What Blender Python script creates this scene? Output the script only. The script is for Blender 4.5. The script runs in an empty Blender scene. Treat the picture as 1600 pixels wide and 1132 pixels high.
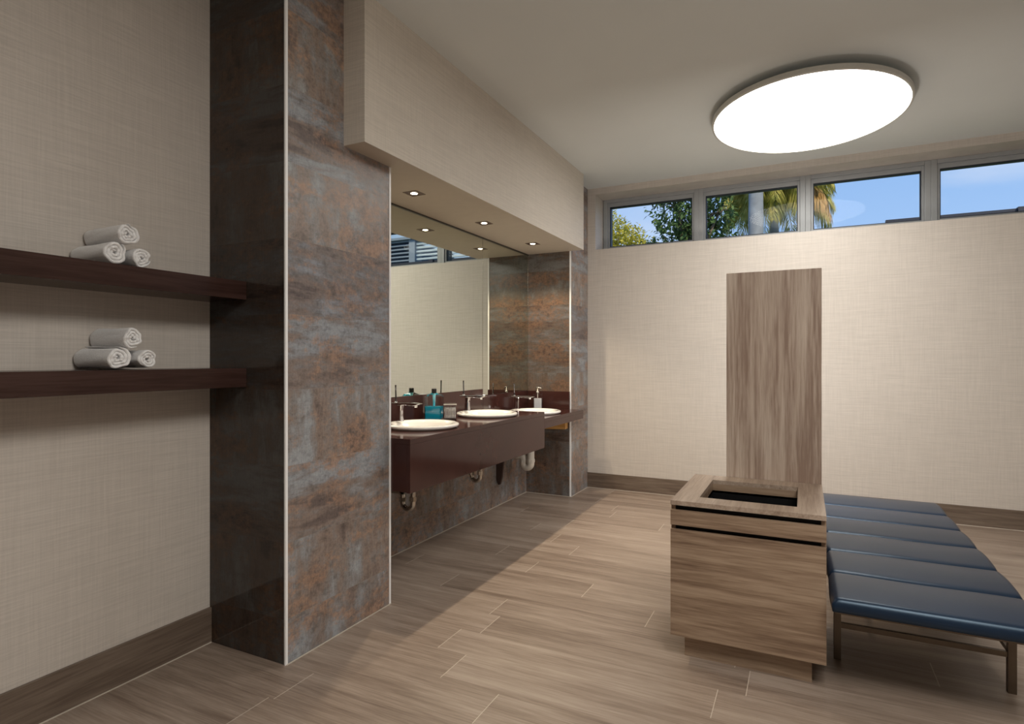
import bpy, bmesh, math, random
from mathutils import Vector, Matrix
PI = math.pi
C = bpy.context.scene.collection
sc = bpy.context.scene

# ------------------------------------------------------------------ camera
cam_d = bpy.data.cameras.new('camera')
cam = bpy.data.objects.new('camera', cam_d)
C.objects.link(cam)
cam.location = (0, 0, 1.35)
cam.rotation_euler = (PI/2, 0, math.radians(26.33))
cam_d.sensor_width = 36
cam_d.lens = 921.5/1600*36
cam_d.shift_y = -4.6/1600
cam_d.clip_end = 300
sc.camera = cam

# ------------------------------------------------------------------ sky, exposure
sc.view_settings.view_transform = 'Standard'
sc.view_settings.look = 'None'
sc.view_settings.exposure = 0.0
sc.view_settings.gamma = 1.0
sc.view_settings.use_curve_mapping = False

w = bpy.data.worlds.new('world')
sc.world = w
w.use_nodes = True
wn = w.node_tree
wn.nodes.clear()
def _n(t, **k):
    n = wn.nodes.new(t)
    for a, b in k.items():
        setattr(n, a, b)
    return n
wo = _n('ShaderNodeOutputWorld')
bg = _n('ShaderNodeBackground')
tc = _n('ShaderNodeTexCoord')
sep = _n('ShaderNodeSeparateXYZ')
ramp = _n('ShaderNodeValToRGB')
ramp.color_ramp.elements[0].position = 0.0
ramp.color_ramp.elements[0].color = (0.50, 0.68, 0.92, 1)
ramp.color_ramp.elements[1].position = 1.0
ramp.color_ramp.elements[1].color = (0.06, 0.17, 0.50, 1)
e = ramp.color_ramp.elements.new(0.20)
e.color = (0.36, 0.57, 0.92, 1)
e = ramp.color_ramp.elements.new(0.40)
e.color = (0.22, 0.43, 0.82, 1)
nz = _n('ShaderNodeTexNoise')
nz.inputs['Scale'].default_value = 2.6
nz.inputs['Detail'].default_value = 6
nz.inputs['Distortion'].default_value = 0.4
mp = _n('ShaderNodeMapping')
mp.inputs['Scale'].default_value = (1, 1, 2.4)
mp.inputs['Location'].default_value = (0.35, 0.1, 0.0)
cr = _n('ShaderNodeValToRGB')
cr.color_ramp.elements[0].position = 0.50
cr.color_ramp.elements[0].color = (0, 0, 0, 1)
cr.color_ramp.elements[1].position = 0.80
cr.color_ramp.elements[1].color = (0.75, 0.75, 0.75, 1)
mx = _n('ShaderNodeMixRGB')
mx.inputs[2].default_value = (0.86, 0.89, 0.96, 1)
wn.links.new(tc.outputs['Generated'], sep.inputs[0])
wn.links.new(sep.outputs['Z'], ramp.inputs[0])
wn.links.new(tc.outputs['Generated'], mp.inputs[0])
wn.links.new(mp.outputs[0], nz.inputs['Vector'])
wn.links.new(nz.outputs[0], cr.inputs[0])
wn.links.new(cr.outputs[0], mx.inputs[0])
wn.links.new(ramp.outputs[0], mx.inputs[1])
wn.links.new(mx.outputs[0], bg.inputs[0])
bg.inputs[1].default_value = 1.0
wn.links.new(bg.outputs[0], wo.inputs[0])

# sun on the garden (comes from behind the building, never enters the windows)
sun_d = bpy.data.lights.new('sun', 'SUN')
sun_d.energy = 4.0
sun_d.angle = math.radians(0.6)
sun_d.color = (1.0, 0.86, 0.62)
sun = bpy.data.objects.new('sun', sun_d)
C.objects.link(sun)
sun.location = (6, -8, 12)
sun.rotation_euler = (math.radians(48), 0, math.radians(32))

DRUM_EMIT = 9.6          # ceiling drum lamp
REAR_EMIT = 4.5          # for the added overhead fill light, unused
SPOT_W = 52.0            # recessed downlights over the vanity

# ------------------------------------------------------------------ object helpers
def link(name, bm, mat=None, parent=None, smooth=False, bevel=0.0, bseg=2):
    me = bpy.data.meshes.new(name)
    bm.normal_update()
    bmesh.ops.recalc_face_normals(bm, faces=bm.faces[:])
    bm.to_mesh(me)
    bm.free()
    o = bpy.data.objects.new(name, me)
    C.objects.link(o)
    if mat is not None:
        for m in (mat if isinstance(mat, (list, tuple)) else [mat]):
            me.materials.append(m)
    if smooth:
        for p in me.polygons:
            p.use_smooth = True
    if parent is not None:
        o.parent = parent
        o.matrix_parent_inverse = Matrix.Translation(parent.location).inverted()
    if bevel:
        b = o.modifiers.new('bevel', 'BEVEL')
        b.width = bevel
        b.segments = bseg
        b.limit_method = 'ANGLE'
        b.angle_limit = math.radians(40)
    return o

def struct(name, bm, mat, parent=None, **k):
    o = link(name, bm, mat, parent, **k)
    if parent is None:
        o['kind'] = 'structure'
    return o

def empty(name, loc, label=None, cat=None, group=None, kind=None):
    o = bpy.data.objects.new(name, None)
    o.empty_display_size = 0.1
    C.objects.link(o)
    o.location = loc
    tag(o, label, cat, group, kind)
    return o

def tag(o, label=None, cat=None, group=None, kind=None):
    if label: o['label'] = label
    if cat: o['category'] = cat
    if group: o['group'] = group
    if kind: o['kind'] = kind
    return o

def box(bm, x0, x1, y0, y1, z0, z1, mi=0):
    vs = [bm.verts.new(p) for p in ((x0,y0,z0),(x1,y0,z0),(x1,y1,z0),(x0,y1,z0),(x0,y0,z1),(x1,y0,z1),(x1,y1,z1),(x0,y1,z1))]
    fs = []
    for f in ((0,3,2,1),(4,5,6,7),(0,1,5,4),(1,2,6,5),(2,3,7,6),(3,0,4,7)):
        fc = bm.faces.new([vs[i] for i in f]); fc.material_index = mi
        fs.append(fc)
    return fs

def boxes(*bs):
    bm = bmesh.new()
    for b in bs:
        box(bm, *b)
    return bm

def prism(pts, axis, a0, a1, bm=None):
    """extrude a closed outline; axis 'x': pts are (y,z); 'y': (x,z); 'z': (x,y)"""
    bm = bm or bmesh.new()
    def P(p, a):
        return {'x': (a, p[0], p[1]), 'y': (p[0], a, p[1]), 'z': (p[0], p[1], a)}[axis]
    A = [bm.verts.new(P(p, a0)) for p in pts]
    B = [bm.verts.new(P(p, a1)) for p in pts]
    bm.faces.new(A[::-1]); bm.faces.new(B)
    n = len(pts)
    for i in range(n):
        bm.faces.new([A[i], A[(i+1)%n], B[(i+1)%n], B[i]])
    return bm

def lathe(prof, c=(0,0,0), seg=48, sx=1, sy=1, bm=None, cap0=False, cap1=False):
    bm = bm or bmesh.new()
    rings = []
    for r, z in prof:
        if r < 1e-6:
            rings.append([bm.verts.new((c[0], c[1], c[2]+z))])
        else:
            rings.append([bm.verts.new((c[0]+sx*r*math.cos(2*PI*i/seg), c[1]+sy*r*math.sin(2*PI*i/seg), c[2]+z)) for i in range(seg)])
    for a, b in zip(rings, rings[1:]):
        for i in range(seg):
            j = (i+1) % seg
            if len(a) == 1 and len(b) == 1: continue
            if len(a) == 1: bm.faces.new([a[0], b[i], b[j]])
            elif len(b) == 1: bm.faces.new([a[i], a[j], b[0]])
            else: bm.faces.new([a[i], a[j], b[j], b[i]])
    if cap0 and len(rings[0]) > 1: bm.faces.new(rings[0][::-1])
    if cap1 and len(rings[-1]) > 1: bm.faces.new(rings[-1])
    return bm

def tube(path, r, seg=14, bm=None, radii=None):
    bm = bm or bmesh.new()
    pts = [Vector(p) for p in path]
    rings = []
    up = None
    for i, p in enumerate(pts):
        t = (pts[min(i+1, len(pts)-1)] - pts[max(i-1, 0)]).normalized()
        if up is None:
            up = Vector((0,0,1)) if abs(t.z) < 0.9 else Vector((0,1,0))
        s = t.cross(up).normalized()
        up = s.cross(t).normalized()
        rr = radii[i] if radii else r
        rings.append([bm.verts.new(p + s*rr*math.cos(2*PI*k/seg) + up*rr*math.sin(2*PI*k/seg)) for k in range(seg)])
    for a, b in zip(rings, rings[1:]):
        for k in range(seg):
            bm.faces.new([a[k], a[(k+1)%seg], b[(k+1)%seg], b[k]])
    bm.faces.new(rings[0][::-1]); bm.faces.new(rings[-1])
    return bm

def arc(cx, cz, r, a0, a1, n, y, plane='xz'):
    out = []
    for i in range(n+1):
        a = math.radians(a0 + (a1-a0)*i/n)
        out.append((cx + r*math.cos(a), y, cz + r*math.sin(a)))
    return out

def dup(root, loc, label=None, group=None, rotz=None):
    r = root.copy(); C.objects.link(r); r.location = loc
    if rotz is not None: r.rotation_euler = (0, 0, rotz)
    if label: r['label'] = label
    if group: r['group'] = group
    for ch in list(root.children):
        c = ch.copy(); C.objects.link(c); c.parent = r
        for g in list(ch.children):
            d = g.copy(); C.objects.link(d); d.parent = c
    return r

# ------------------------------------------------------------------ material helpers
class NT:
    def __init__(s, name):
        s.m = bpy.data.materials.new(name)
        s.m.use_nodes = True
        s.t = s.m.node_tree
        s.b = s.t.nodes['Principled BSDF']
        s.out = s.t.nodes['Material Output']
    def n(s, t, **k):
        x = s.t.nodes.new(t)
        for a, b in k.items(): setattr(x, a, b)
        return x
    def l(s, a, b): s.t.links.new(a, b)
    def obj(s):
        return s.n('ShaderNodeTexCoord').outputs['Object']
    def map(s, src, scale=(1,1,1), loc=(0,0,0), rot=(0,0,0)):
        m = s.n('ShaderNodeMapping')
        m.inputs['Scale'].default_value = scale
        m.inputs['Location'].default_value = loc
        m.inputs['Rotation'].default_value = rot
        s.l(src, m.inputs[0]); return m.outputs[0]
    def noise(s, src, scale=1.0, detail=3, rough=0.5, dist=0.0):
        x = s.n('ShaderNodeTexNoise')
        x.inputs['Scale'].default_value = scale
        x.inputs['Detail'].default_value = detail
        x.inputs['Roughness'].default_value = rough
        x.inputs['Distortion'].default_value = dist
        s.l(src, x.inputs['Vector']); return x.outputs[0]
    def ramp(s, src, stops):
        r = s.n('ShaderNodeValToRGB')
        el = r.color_ramp.elements
        while len(el) < len(stops): el.new(0.5)
        for e_, (p, c) in zip(el, stops):
            e_.position = p
            e_.color = (c[0], c[1], c[2], 1) if not isinstance(c, (int, float)) else (c, c, c, 1)
        s.l(src, r.inputs[0]); return r.outputs[0]
    def mix(s, f, a, b, mode='MIX'):
        m = s.n('ShaderNodeMixRGB', blend_type=mode)
        for i, v in enumerate((f, a, b)):
            if hasattr(v, 'is_linked') or hasattr(v, 'links'): s.l(v, m.inputs[i])
            elif isinstance(v, (int, float)): m.inputs[i].default_value = v if i == 0 else (v, v, v, 1)
            else: m.inputs[i].default_value = (v[0], v[1], v[2], 1)
        return m.outputs[0]
    def math(s, op, a, b=0.0, c=None):
        m = s.n('ShaderNodeMath', operation=op)
        for i, v in enumerate((a, b) if c is None else (a, b, c)):
            if isinstance(v, (int, float)): m.inputs[i].default_value = v
            else: s.l(v, m.inputs[i])
        return m.outputs[0]
    def xyz(s, src):
        x = s.n('ShaderNodeSeparateXYZ'); s.l(src, x.inputs[0]); return x.outputs
    def comb(s, x, y, z):
        c = s.n('ShaderNodeCombineXYZ')
        for i, v in enumerate((x, y, z)):
            if isinstance(v, (int, float)): c.inputs[i].default_value = v
            else: s.l(v, c.inputs[i])
        return c.outputs[0]
    def bump(s, h, strength=0.3, dist=0.002):
        b = s.n('ShaderNodeBump')
        b.inputs['Strength'].default_value = strength
        b.inputs['Distance'].default_value = dist
        s.l(h, b.inputs['Height']); s.l(b.outputs[0], s.b.inputs['Normal'])
    def set(s, **k):
        for a, v in k.items():
            i = s.b.inputs[a.replace('_', ' ')]
            if hasattr(v, 'links'): s.l(v, i)
            elif isinstance(v, tuple) and len(v) == 3: i.default_value = (*v, 1)
            else: i.default_value = v
        return s

def plain(name, col, rough=0.5, metal=0.0, spec=0.5, coat=0.0, var=0.06, vscale=14):
    t = NT(name)
    nn = t.noise(t.obj(), vscale, 3)
    lo = tuple(c*(1-var) for c in col); hi = tuple(min(1, c*(1+var)) for c in col)
    t.set(Base_Color=t.ramp(nn, [(0.3, lo), (0.7, hi)]), Roughness=rough, Metallic=metal)
    t.b.inputs['Specular IOR Level'].default_value = spec
    t.b.inputs['Coat Weight'].default_value = coat
    return t.m

def linen(name, col, rough=0.5, spec=0.4):
    t = NT(name)
    o = t.obj()
    hz = t.noise(t.map(o, (5, 5, 190)), 1, 2, 0.6)
    # vertical threads: fine across both horizontal directions
    vt = t.noise(t.map(o, (190, 190, 5)), 1, 2, 0.6)
    big = t.noise(o, 1.7, 3)
    f = t.math('ADD', t.math('MULTIPLY', hz, 0.6), t.math('MULTIPLY', vt, 0.4))
    dark = tuple(c*0.90 for c in col); lite = tuple(c*1.08 for c in col)
    c1 = t.ramp(f, [(0.36, dark), (0.64, lite)])
    c2 = t.mix(t.math('MULTIPLY', big, 0.16), c1, tuple(c*0.82 for c in col))
    t.set(Base_Color=c2, Roughness=rough)
    t.b.inputs['Specular IOR Level'].default_value = spec
    t.bump(f, 0.25, 0.0012)
    return t.m

def wood(name, grain, dark, mid, lite, rough=0.42, scale=1.0, seed=0.0):
    """grain: axis along which the grain runs"""
    t = NT(name)
    o = t.obj()
    a, c = 1.3*scale, 26*scale
    sc3 = {'x': (a, c, c), 'y': (c, a, c), 'z': (c, c, a)}[grain]
    sl3 = {'x': (.5*a, c*.22, c*.22), 'y': (c*.22, .5*a, c*.22), 'z': (c*.22, c*.22, .5*a)}[grain]
    warp = t.noise(t.map(o, (2, 2, 2), (seed, seed, seed)), 1.0, 2)
    n1 = t.noise(t.map(o, sc3, (seed, seed*2, seed)), 1, 5, 0.62, 0.35)
    n2 = t.noise(t.map(o, sl3, (seed*3, seed, seed)), 1, 3, 0.5, 0.9)
    n3 = t.noise(t.map(o, tuple(4*v for v in sc3)), 1, 3, 0.6)
    f = t.math('ADD', t.math('MULTIPLY', n1, 0.55), t.math('MULTIPLY', n2, 0.45))
    f = t.math('ADD', f, t.math('MULTIPLY', t.math('SUBTRACT', n3, 0.5), 0.42))
    f = t.math('ADD', f, t.math('MULTIPLY', t.math('SUBTRACT', warp, 0.5), 0.08))
    t.set(Base_Color=t.ramp(f, [(0.36, dark), (0.5, mid), (0.64, lite)]), Roughness=rough)
    t.b.inputs['Specular IOR Level'].default_value = 0.35
    t.bump(f, 0.12, 0.001)
    return t.m

def glassy(name, tint=(1,1,1), ior=1.45, alpha_mix=None):
    """thin sheet of glass: transparent with Fresnel reflection"""
    m = bpy.data.materials.new(name); m.use_nodes = True
    t = m.node_tree; t.nodes.clear()
    o = t.nodes.new('ShaderNodeOutputMaterial'); mixn = t.nodes.new('ShaderNodeMixShader')
    tr = t.nodes.new('ShaderNodeBsdfTransparent'); gl = t.nodes.new('ShaderNodeBsdfGlossy'); fr = t.nodes.new('ShaderNodeFresnel')
    tr.inputs[0].default_value = (*tint, 1); gl.inputs['Roughness'].default_value = 0.0
    fr.inputs[0].default_value = ior
    t.links.new(fr.outputs[0], mixn.inputs[0]); t.links.new(tr.outputs[0], mixn.inputs[1]); t.links.new(gl.outputs[0], mixn.inputs[2])
    t.links.new(mixn.outputs[0], o.inputs[0])
    return m

def emis(name, col, s):
    t = NT(name)
    t.set(Base_Color=(0.8, 0.8, 0.8), Roughness=0.6)
    t.b.inputs['Emission Color'].default_value = (*col, 1)
    t.b.inputs['Emission Strength'].default_value = s
    return t.m

# ---- floor: wood-look porcelain planks running along X
def floor_mat():
    t = NT('plank_tile')
    o = t.obj(); x, y, z = t.xyz(o)
    PW, PL = 0.2133, 1.22
    v = t.math('DIVIDE', t.math('SUBTRACT', y, 2.531-0.2133*40), PW)
    row = t.math('FLOOR', v)
    fy = t.math('SUBTRACT', v, row)
    wn1 = t.n('ShaderNodeTexWhiteNoise', noise_dimensions='1D'); t.l(row, wn1.inputs['W'])
    u = t.math('ADD', t.math('DIVIDE', t.math('ADD', x, 1.252+PL*20), PL), t.math('MULTIPLY', wn1.outputs['Value'], 1.0))
    col = t.math('FLOOR', u)
    fx = t.math('SUBTRACT', u, col)
    idn = t.n('ShaderNodeTexWhiteNoise', noise_dimensions='2D'); t.l(t.comb(row, col, 0), idn.inputs['Vector'])
    pid = idn.outputs['Value']
    gx = t.math('LESS_THAN', fx, 0.0023/PL*1.4)
    gy = t.math('LESS_THAN', fy, 0.0018/PW)
    off = t.math('MULTIPLY', pid, 37.0)
    vv = t.comb(t.math('ADD', x, off), t.math('ADD', y, off), off)
    n1 = t.noise(t.map(vv, (1.4, 24, 1)), 1, 5, 0.62, 0.4)
    n2 = t.noise(t.map(vv, (0.8, 6, 1)), 1, 3, 0.5, 0.8)
    n3 = t.noise(t.map(vv, (5, 130, 1)), 1, 4, 0.65)
    f = t.math('ADD', t.math('MULTIPLY', n1, 0.5), t.math('MULTIPLY', n2, 0.5))
    f = t.math('ADD', f, t.math('MULTIPLY', t.math('SUBTRACT', n3, 0.5), 0.50))
    f = t.math('ADD', f, t.math('MULTIPLY', t.math('SUBTRACT', pid, 0.5), 0.09))
    c = t.ramp(f, [(0.32, (0.180, 0.132, 0.102)), (0.5, (0.290, 0.225, 0.180)), (0.68, (0.395, 0.322, 0.268))])
    c = t.mix(t.math('MULTIPLY', gy, 0.35), c, (0.17, 0.13, 0.10))
    c = t.mix(t.math('MULTIPLY', gx, 0.75), c, (0.62, 0.55, 0.47))
    t.set(Base_Color=c, Roughness=t.ramp(n1, [(0.3, 0.34), (0.7, 0.46)]))
    t.b.inputs['Specular IOR Level'].default_value = 0.45
    t.bump(f, 0.10, 0.001)
    return t.m

# ---- rusted-metal look porcelain in courses 337 mm high
def rust_mat(name, r0, r1, k=1.0, con=1.0):
    t = NT(name)
    o = t.obj(); x, y, z = t.xyz(o)
    v = t.math('DIVIDE', t.math('ADD', z, 0.337*8-0.19), 0.338)
    row = t.math('FLOOR', v); fz = t.math('SUBTRACT', v, row)
    wnn = t.n('ShaderNodeTexWhiteNoise', noise_dimensions='1D'); t.l(row, wnn.inputs['W'])
    rid = wnn.outputs['Value']
    off = t.math('MULTIPLY', rid, 53.0)
    vv = t.comb(t.math('ADD', x, off), t.math('ADD', y, off), z)
    horiz = t.noise(t.map(vv, (1.7, 1.7, 8.0)), 1, 8, 0.66, 0.25)
    vert = t.noise(t.map(vv, (7, 7, 2.6)), 1, 8, 0.66, 0.2)
    sel = t.math('GREATER_THAN', rid, 0.55)
    a = t.mix(t.math('MULTIPLY', sel, 0.75), horiz, vert)
    blot = t.noise(t.map(vv, (2.4, 2.4, 5.5), (4, 1, 7)), 1, 8, 0.70, 0.2)
    mid = t.noise(t.map(vv, (22, 22, 30)), 1, 6, 0.72)
    fine = t.noise(t.map(vv, (90, 90, 90)), 1, 4, 0.7)
    thr = t.noise(t.map(vv, (260, 260, 14)), 1, 2, 0.5)
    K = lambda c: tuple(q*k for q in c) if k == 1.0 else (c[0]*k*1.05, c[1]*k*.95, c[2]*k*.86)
    base = t.ramp(a, [(0.37, K((0.150, 0.120, 0.114))), (0.45, K((0.255, 0.205, 0.182))), (0.51, K((0.235, 0.222, 0.222))), (0.60, K((0.320, 0.345, 0.380)))])
    rust = t.ramp(mid, [(0.38, K((0.190, 0.122, 0.095))), (0.60, K((0.375, 0.235, 0.160)))])
    m2 = t.math('ADD', t.math('MULTIPLY', mid, 0.30), t.math('MULTIPLY', blot, 0.70))
    c = t.mix(t.ramp(m2, [(0.50, 0.0), (0.57, 0.72)]), base, rust)
    c = t.mix(0.75*con, c, t.mix(1.0, c, t.ramp(mid, [(0.36, 0.62), (0.46, 0.98), (0.62, 1.14)]), 'MULTIPLY'))
    c = t.mix(0.55*con, c, t.mix(1.0, c, t.ramp(fine, [(0.34, 0.70), (0.50, 1.0), (0.66, 1.2)]), 'MULTIPLY'))
    c = t.mix(0.35, c, t.mix(1.0, c, t.ramp(thr, [(0.35, 0.78), (0.65, 1.2)]), 'MULTIPLY'))
    c = t.mix(1.0, c, t.mix(rid, (0.80, 0.80, 0.83), (1.12, 1.08, 1.02)), 'MULTIPLY')
    g = t.math('LESS_THAN', fz, 0.0055)
    c = t.mix(t.math('MULTIPLY', g, 0.4), c, K((0.30, 0.27, 0.24)))
    t.set(Base_Color=c, Roughness=t.ramp(fine, [(0.3, r0), (0.7, r1)]))
    t.b.inputs['Specular IOR Level'].default_value = 0.4
    if k == 1.0: t.bump(mid, 0.10, 0.001)
    return t.m

M_floor = floor_mat()
M_rust = rust_mat('oxidised_metal_tile', 0.30, 0.46)
M_rusts = rust_mat('shaded_satin_tile', 0.20, 0.28, 0.48, 0.7)  # same rust tile, darkened for the shaded stub end
M_rustp = rust_mat('shaded_polished_tile', 0.05, 0.07, 0.20, 0.5)  # same rust tile, darkened further for the shaded pier end
M_linen = linen('linen_wallpaper', (0.585, 0.535, 0.487), 0.48, 0.5)
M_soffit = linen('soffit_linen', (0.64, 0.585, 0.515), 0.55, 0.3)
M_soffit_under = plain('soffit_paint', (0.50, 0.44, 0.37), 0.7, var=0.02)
M_ceil = plain('ceiling_paint', (0.70, 0.735, 0.735), 0.8, var=0.015, vscale=2)
M_base = wood('baseboard_plank', 'x', (0.10, 0.070, 0.052), (0.150, 0.112, 0.086), (0.20, 0.155, 0.122), 0.42)
M_basey = wood('baseboard_plank_side', 'y', (0.10, 0.070, 0.052), (0.150, 0.112, 0.086), (0.20, 0.155, 0.122), 0.42)
M_trim = plain('brushed_edge_trim', (0.90, 0.90, 0.91), 0.40, 0.0, var=0.02)
M_frame = plain('window_aluminium', (0.36, 0.375, 0.39), 0.45, 0.2, var=0.03)
M_gasket = plain('window_gasket', (0.012, 0.016, 0.03), 0.5)
M_outer = plain('navy_outer_frame', (0.022, 0.032, 0.06), 0.45)
M_pane = glassy('window_glass', (0.97, 0.985, 1.0), 1.20)
M_maroon = plain('maroon_solid_surface', (0.052, 0.020, 0.017), 0.11, 0, 0.38, coat=0.0, var=0.12, vscale=6)
M_mirror = None
_t = NT('mirror_silver'); _t.set(Base_Color=(0.70, 0.73, 0.66), Metallic=1.0, Roughness=0.0); M_mirror = _t.m
M_shelf = wood('espresso_shelf', 'y', (0.030, 0.014, 0.011), (0.043, 0.022, 0.018), (0.060, 0.032, 0.027), 0.22)
M_porc = plain('porcelain', (0.87, 0.855, 0.83), 0.08, 0, 0.6, coat=0.4, var=0.01)
M_chrome = plain('chrome', (0.82, 0.82, 0.84), 0.07, 1.0, var=0.02)
M_nickel = plain('dull_nickel', (0.62, 0.58, 0.52), 0.25, 1.0, var=0.08)
M_dkchrome = plain('dark_chrome', (0.16, 0.15, 0.15), 0.12, 1.0, var=0.02)
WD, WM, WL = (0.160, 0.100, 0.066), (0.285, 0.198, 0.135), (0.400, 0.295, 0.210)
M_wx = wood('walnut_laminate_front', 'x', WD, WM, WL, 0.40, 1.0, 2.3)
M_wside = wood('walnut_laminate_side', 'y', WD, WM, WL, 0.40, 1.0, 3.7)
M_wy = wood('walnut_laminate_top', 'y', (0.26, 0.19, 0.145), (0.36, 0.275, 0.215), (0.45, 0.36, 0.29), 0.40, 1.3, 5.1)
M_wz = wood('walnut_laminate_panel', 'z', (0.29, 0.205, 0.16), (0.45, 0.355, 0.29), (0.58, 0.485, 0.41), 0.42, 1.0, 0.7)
M_black = plain('matt_black_liner', (0.006, 0.006, 0.007), 0.45, 0, 0.3)
M_gapend = plain('pale_edge_band', (0.45, 0.38, 0.30), 0.5)
M_bronze = plain('bronze_steel', (0.16, 0.125, 0.095), 0.38, 0.85, var=0.06)
M_ply = wood('golden_plywood', 'x', (0.42, 0.20, 0.06), (0.55, 0.29, 0.09), (0.66, 0.38, 0.14), 0.35)

# =================================================================== STRUCTURE
LX, PX, SX, BY = -2.545, -2.047, -1.915, 5.94     # left wall, pier face, soffit/counter front, back wall
RX, FY, H = 4.2, -3.2, 3.143
WB, WT, WX0, WX1, WR = 2.50, 3.078, -1.962, 3.87, 6.30
P0, P1, S0 = 1.886, 2.619, 5.430
RWX = -2.525

struct('floor', boxes((-2.9, RX+.2, FY-.2, WR, -0.1, 0)), M_floor)
struct('ceiling', boxes((-2.9, RX+.2, FY-.2, WR+.1, H, H+0.15)), M_ceil)
struct('wall_left', boxes((LX-.3, LX, FY, P0, 0, H)), M_linen)
struct('wall_back', boxes((-2.9, RX, BY, WR, 0, WB), (-2.9, WX0, BY, WR, WB, H), (WX0, WX1, BY, WR, WT, H), (WX1, RX, BY, WR, WB, H)), M_linen)
struct('wall_right', boxes((RX, RX+.2, FY, WR, 0, H)), M_linen)
struct('wall_front', boxes((-2.9, RX+.2, FY-.2, FY, 0, H)), M_linen)
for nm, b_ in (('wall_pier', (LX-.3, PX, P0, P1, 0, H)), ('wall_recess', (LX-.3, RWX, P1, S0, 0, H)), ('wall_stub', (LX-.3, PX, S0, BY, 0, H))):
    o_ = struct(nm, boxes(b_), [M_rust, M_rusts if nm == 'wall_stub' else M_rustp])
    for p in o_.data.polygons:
        if p.normal.y < -0.5: p.material_index = 1     # smoother tile on end faces, their shade put into its colour
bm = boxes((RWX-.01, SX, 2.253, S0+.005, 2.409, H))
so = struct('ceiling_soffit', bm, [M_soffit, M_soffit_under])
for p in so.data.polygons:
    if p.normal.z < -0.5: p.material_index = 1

struct('baseboard_left', boxes((LX, LX+.014, FY, P0, 0, 0.166)), M_basey, bevel=.0015)
struct('baseboard_back', boxes((PX, RX, BY-.014, BY, 0, 0.156)), M_base, bevel=.0015)
struct('baseboard_right', boxes((RX-.014, RX, FY, BY-.014, 0, 0.156)), M_basey, bevel=.0015)
struct('trim_1', boxes((PX-.004, PX+.004, P0-.004, P0+.010, 0, H)), M_trim)
struct('trim_2', boxes((PX-.006, PX+.003, P1-.010, P1+.004, 0, 2.408)), M_trim)
struct('trim_3', boxes((PX-.010, PX+.003, S0-.004, S0+.008, 0, 2.408)), M_trim)
# pale grout beads where tile meets floor
M_grout = plain('pale_grout', (0.55, 0.49, 0.42), 0.7)
struct('trim_4', boxes((RWX, RWX+.006, P1+.004, S0, 0, .004), (RWX, PX, S0-.006, S0-.004, 0, .004), (PX+.003, PX+.009, P0, P1, 0, .003), (PX+.003, PX+.009, S0, BY-.014, 0, .003), (LX+.014, LX+.019, FY, P0-.004, 0, .003), (PX+.01, RX, BY-.019, BY-.014, 0, .003)), M_grout)

# windows: one aluminium unit every 0.973 m
wx = [-1.957, -0.957, 0.013, 0.988, 1.958, 2.928, WX1]
GY = 6.235
for i in range(6):
    a, b = wx[i], wx[i+1]
    wdw = empty('window_%d' % (i+1), ((a+b)/2, 6.2, WB), kind='structure')
    fw = 0.046
    z0, z1 = WB, WT
    bm = boxes((a, a+fw, 6.195, 6.29, z0, z1), (b-fw, b, 6.195, 6.29, z0, z1), (a+fw, b-fw, 6.195, 6.29, z1-.036, z1), (a+fw, b-fw, 6.195, 6.29, z0, z0+.04))
    link('window_frame', bm, M_frame, wdw, bevel=.003)
    s = 0.020
    bm = boxes((a+fw, a+fw+s, 6.212, 6.28, z0+.04, z1-.036), (b-fw-s, b-fw, 6.212, 6.28, z0+.04, z1-.036), (a+fw+s, b-fw-s, 6.212, 6.28, z1-.036-.042, z1-.036), (a+fw+s, b-fw-s, 6.212, 6.28, z0+.04, z0+.065))
    link('sash', bm, M_frame, wdw, bevel=.002)
    g0, g1, gz0, gz1 = a+fw+s, b-fw-s, z0+.065, z1-.078
    bm = boxes((g0, g0+.008, 6.225, 6.262, gz0, gz1), (g1-.008, g1, 6.225, 6.262, gz0, gz1), (g0+.008, g1-.008, 6.225, 6.262, gz1-.009, gz1), (g0+.008, g1-.008, 6.225, 6.262, gz0, gz0+.008))
    link('gasket', bm, M_gasket, wdw)
    bm = boxes((a, a+.052, 6.29, 6.37, z0, z1), (b-.052, b, 6.29, 6.37, z0, z1), (a+.052, b-.052, 6.29, 6.33, z1-.075, z1), (a+.052, b-.052, 6.29, 6.33, z0, z0+.06))
    link('outer_frame', bm, M_outer, wdw)
    bm = bmesh.new()
    vs = [bm.verts.new(p) for p in ((g0+.008, GY+.01, gz0+.008), (g1-.008, GY+.01, gz0+.008), (g1-.008, GY+.01, gz1-.009), (g0+.008, GY+.01, gz1-.009))]
    bm.faces.new(vs)
    link('pane', bm, M_pane, wdw)

# =================================================================== CEILING LAMPS, ADDED FILL LIGHTS
M_band = plain('lamp_satin_band', (0.55, 0.54, 0.50), 0.45, 0.2, var=0.02)
def drum(loc, sx, sy, strength, label):
    t = empty('drum_ceiling_light', loc, label, 'ceiling light')
    x, y, z = loc
    def ell(prof, name, mat, sm=True):
        bm = lathe(prof, (x, y, z), 128, sx, sy)
        return link(name, bm, mat, t, smooth=sm)
    # z = underside of the lens
    ell([(0.985, -0.001), (1.0, -0.001), (1.008, .004), (1.008, .030), (1.0, .036), (0.80, .036), (0.80, .028), (0.985, .028), (0.985, -0.001)], 'rim', M_band, False)
    ell([(0, 0.002), (0.5, 0.002), (0.9, 0.0025), (0.984, 0.006), (0.984, 0.024), (0, 0.024)], 'diffuser', emis('lamp_diffuser', (1.0, 0.965, 0.90), strength), False)
    ell([(0, 0.030), (0.82, 0.030), (0.82, .037), (0.70, .037), (0.70, H-z), (0, H-z)], 'ceiling_mount', M_band, False)
    return t
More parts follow.
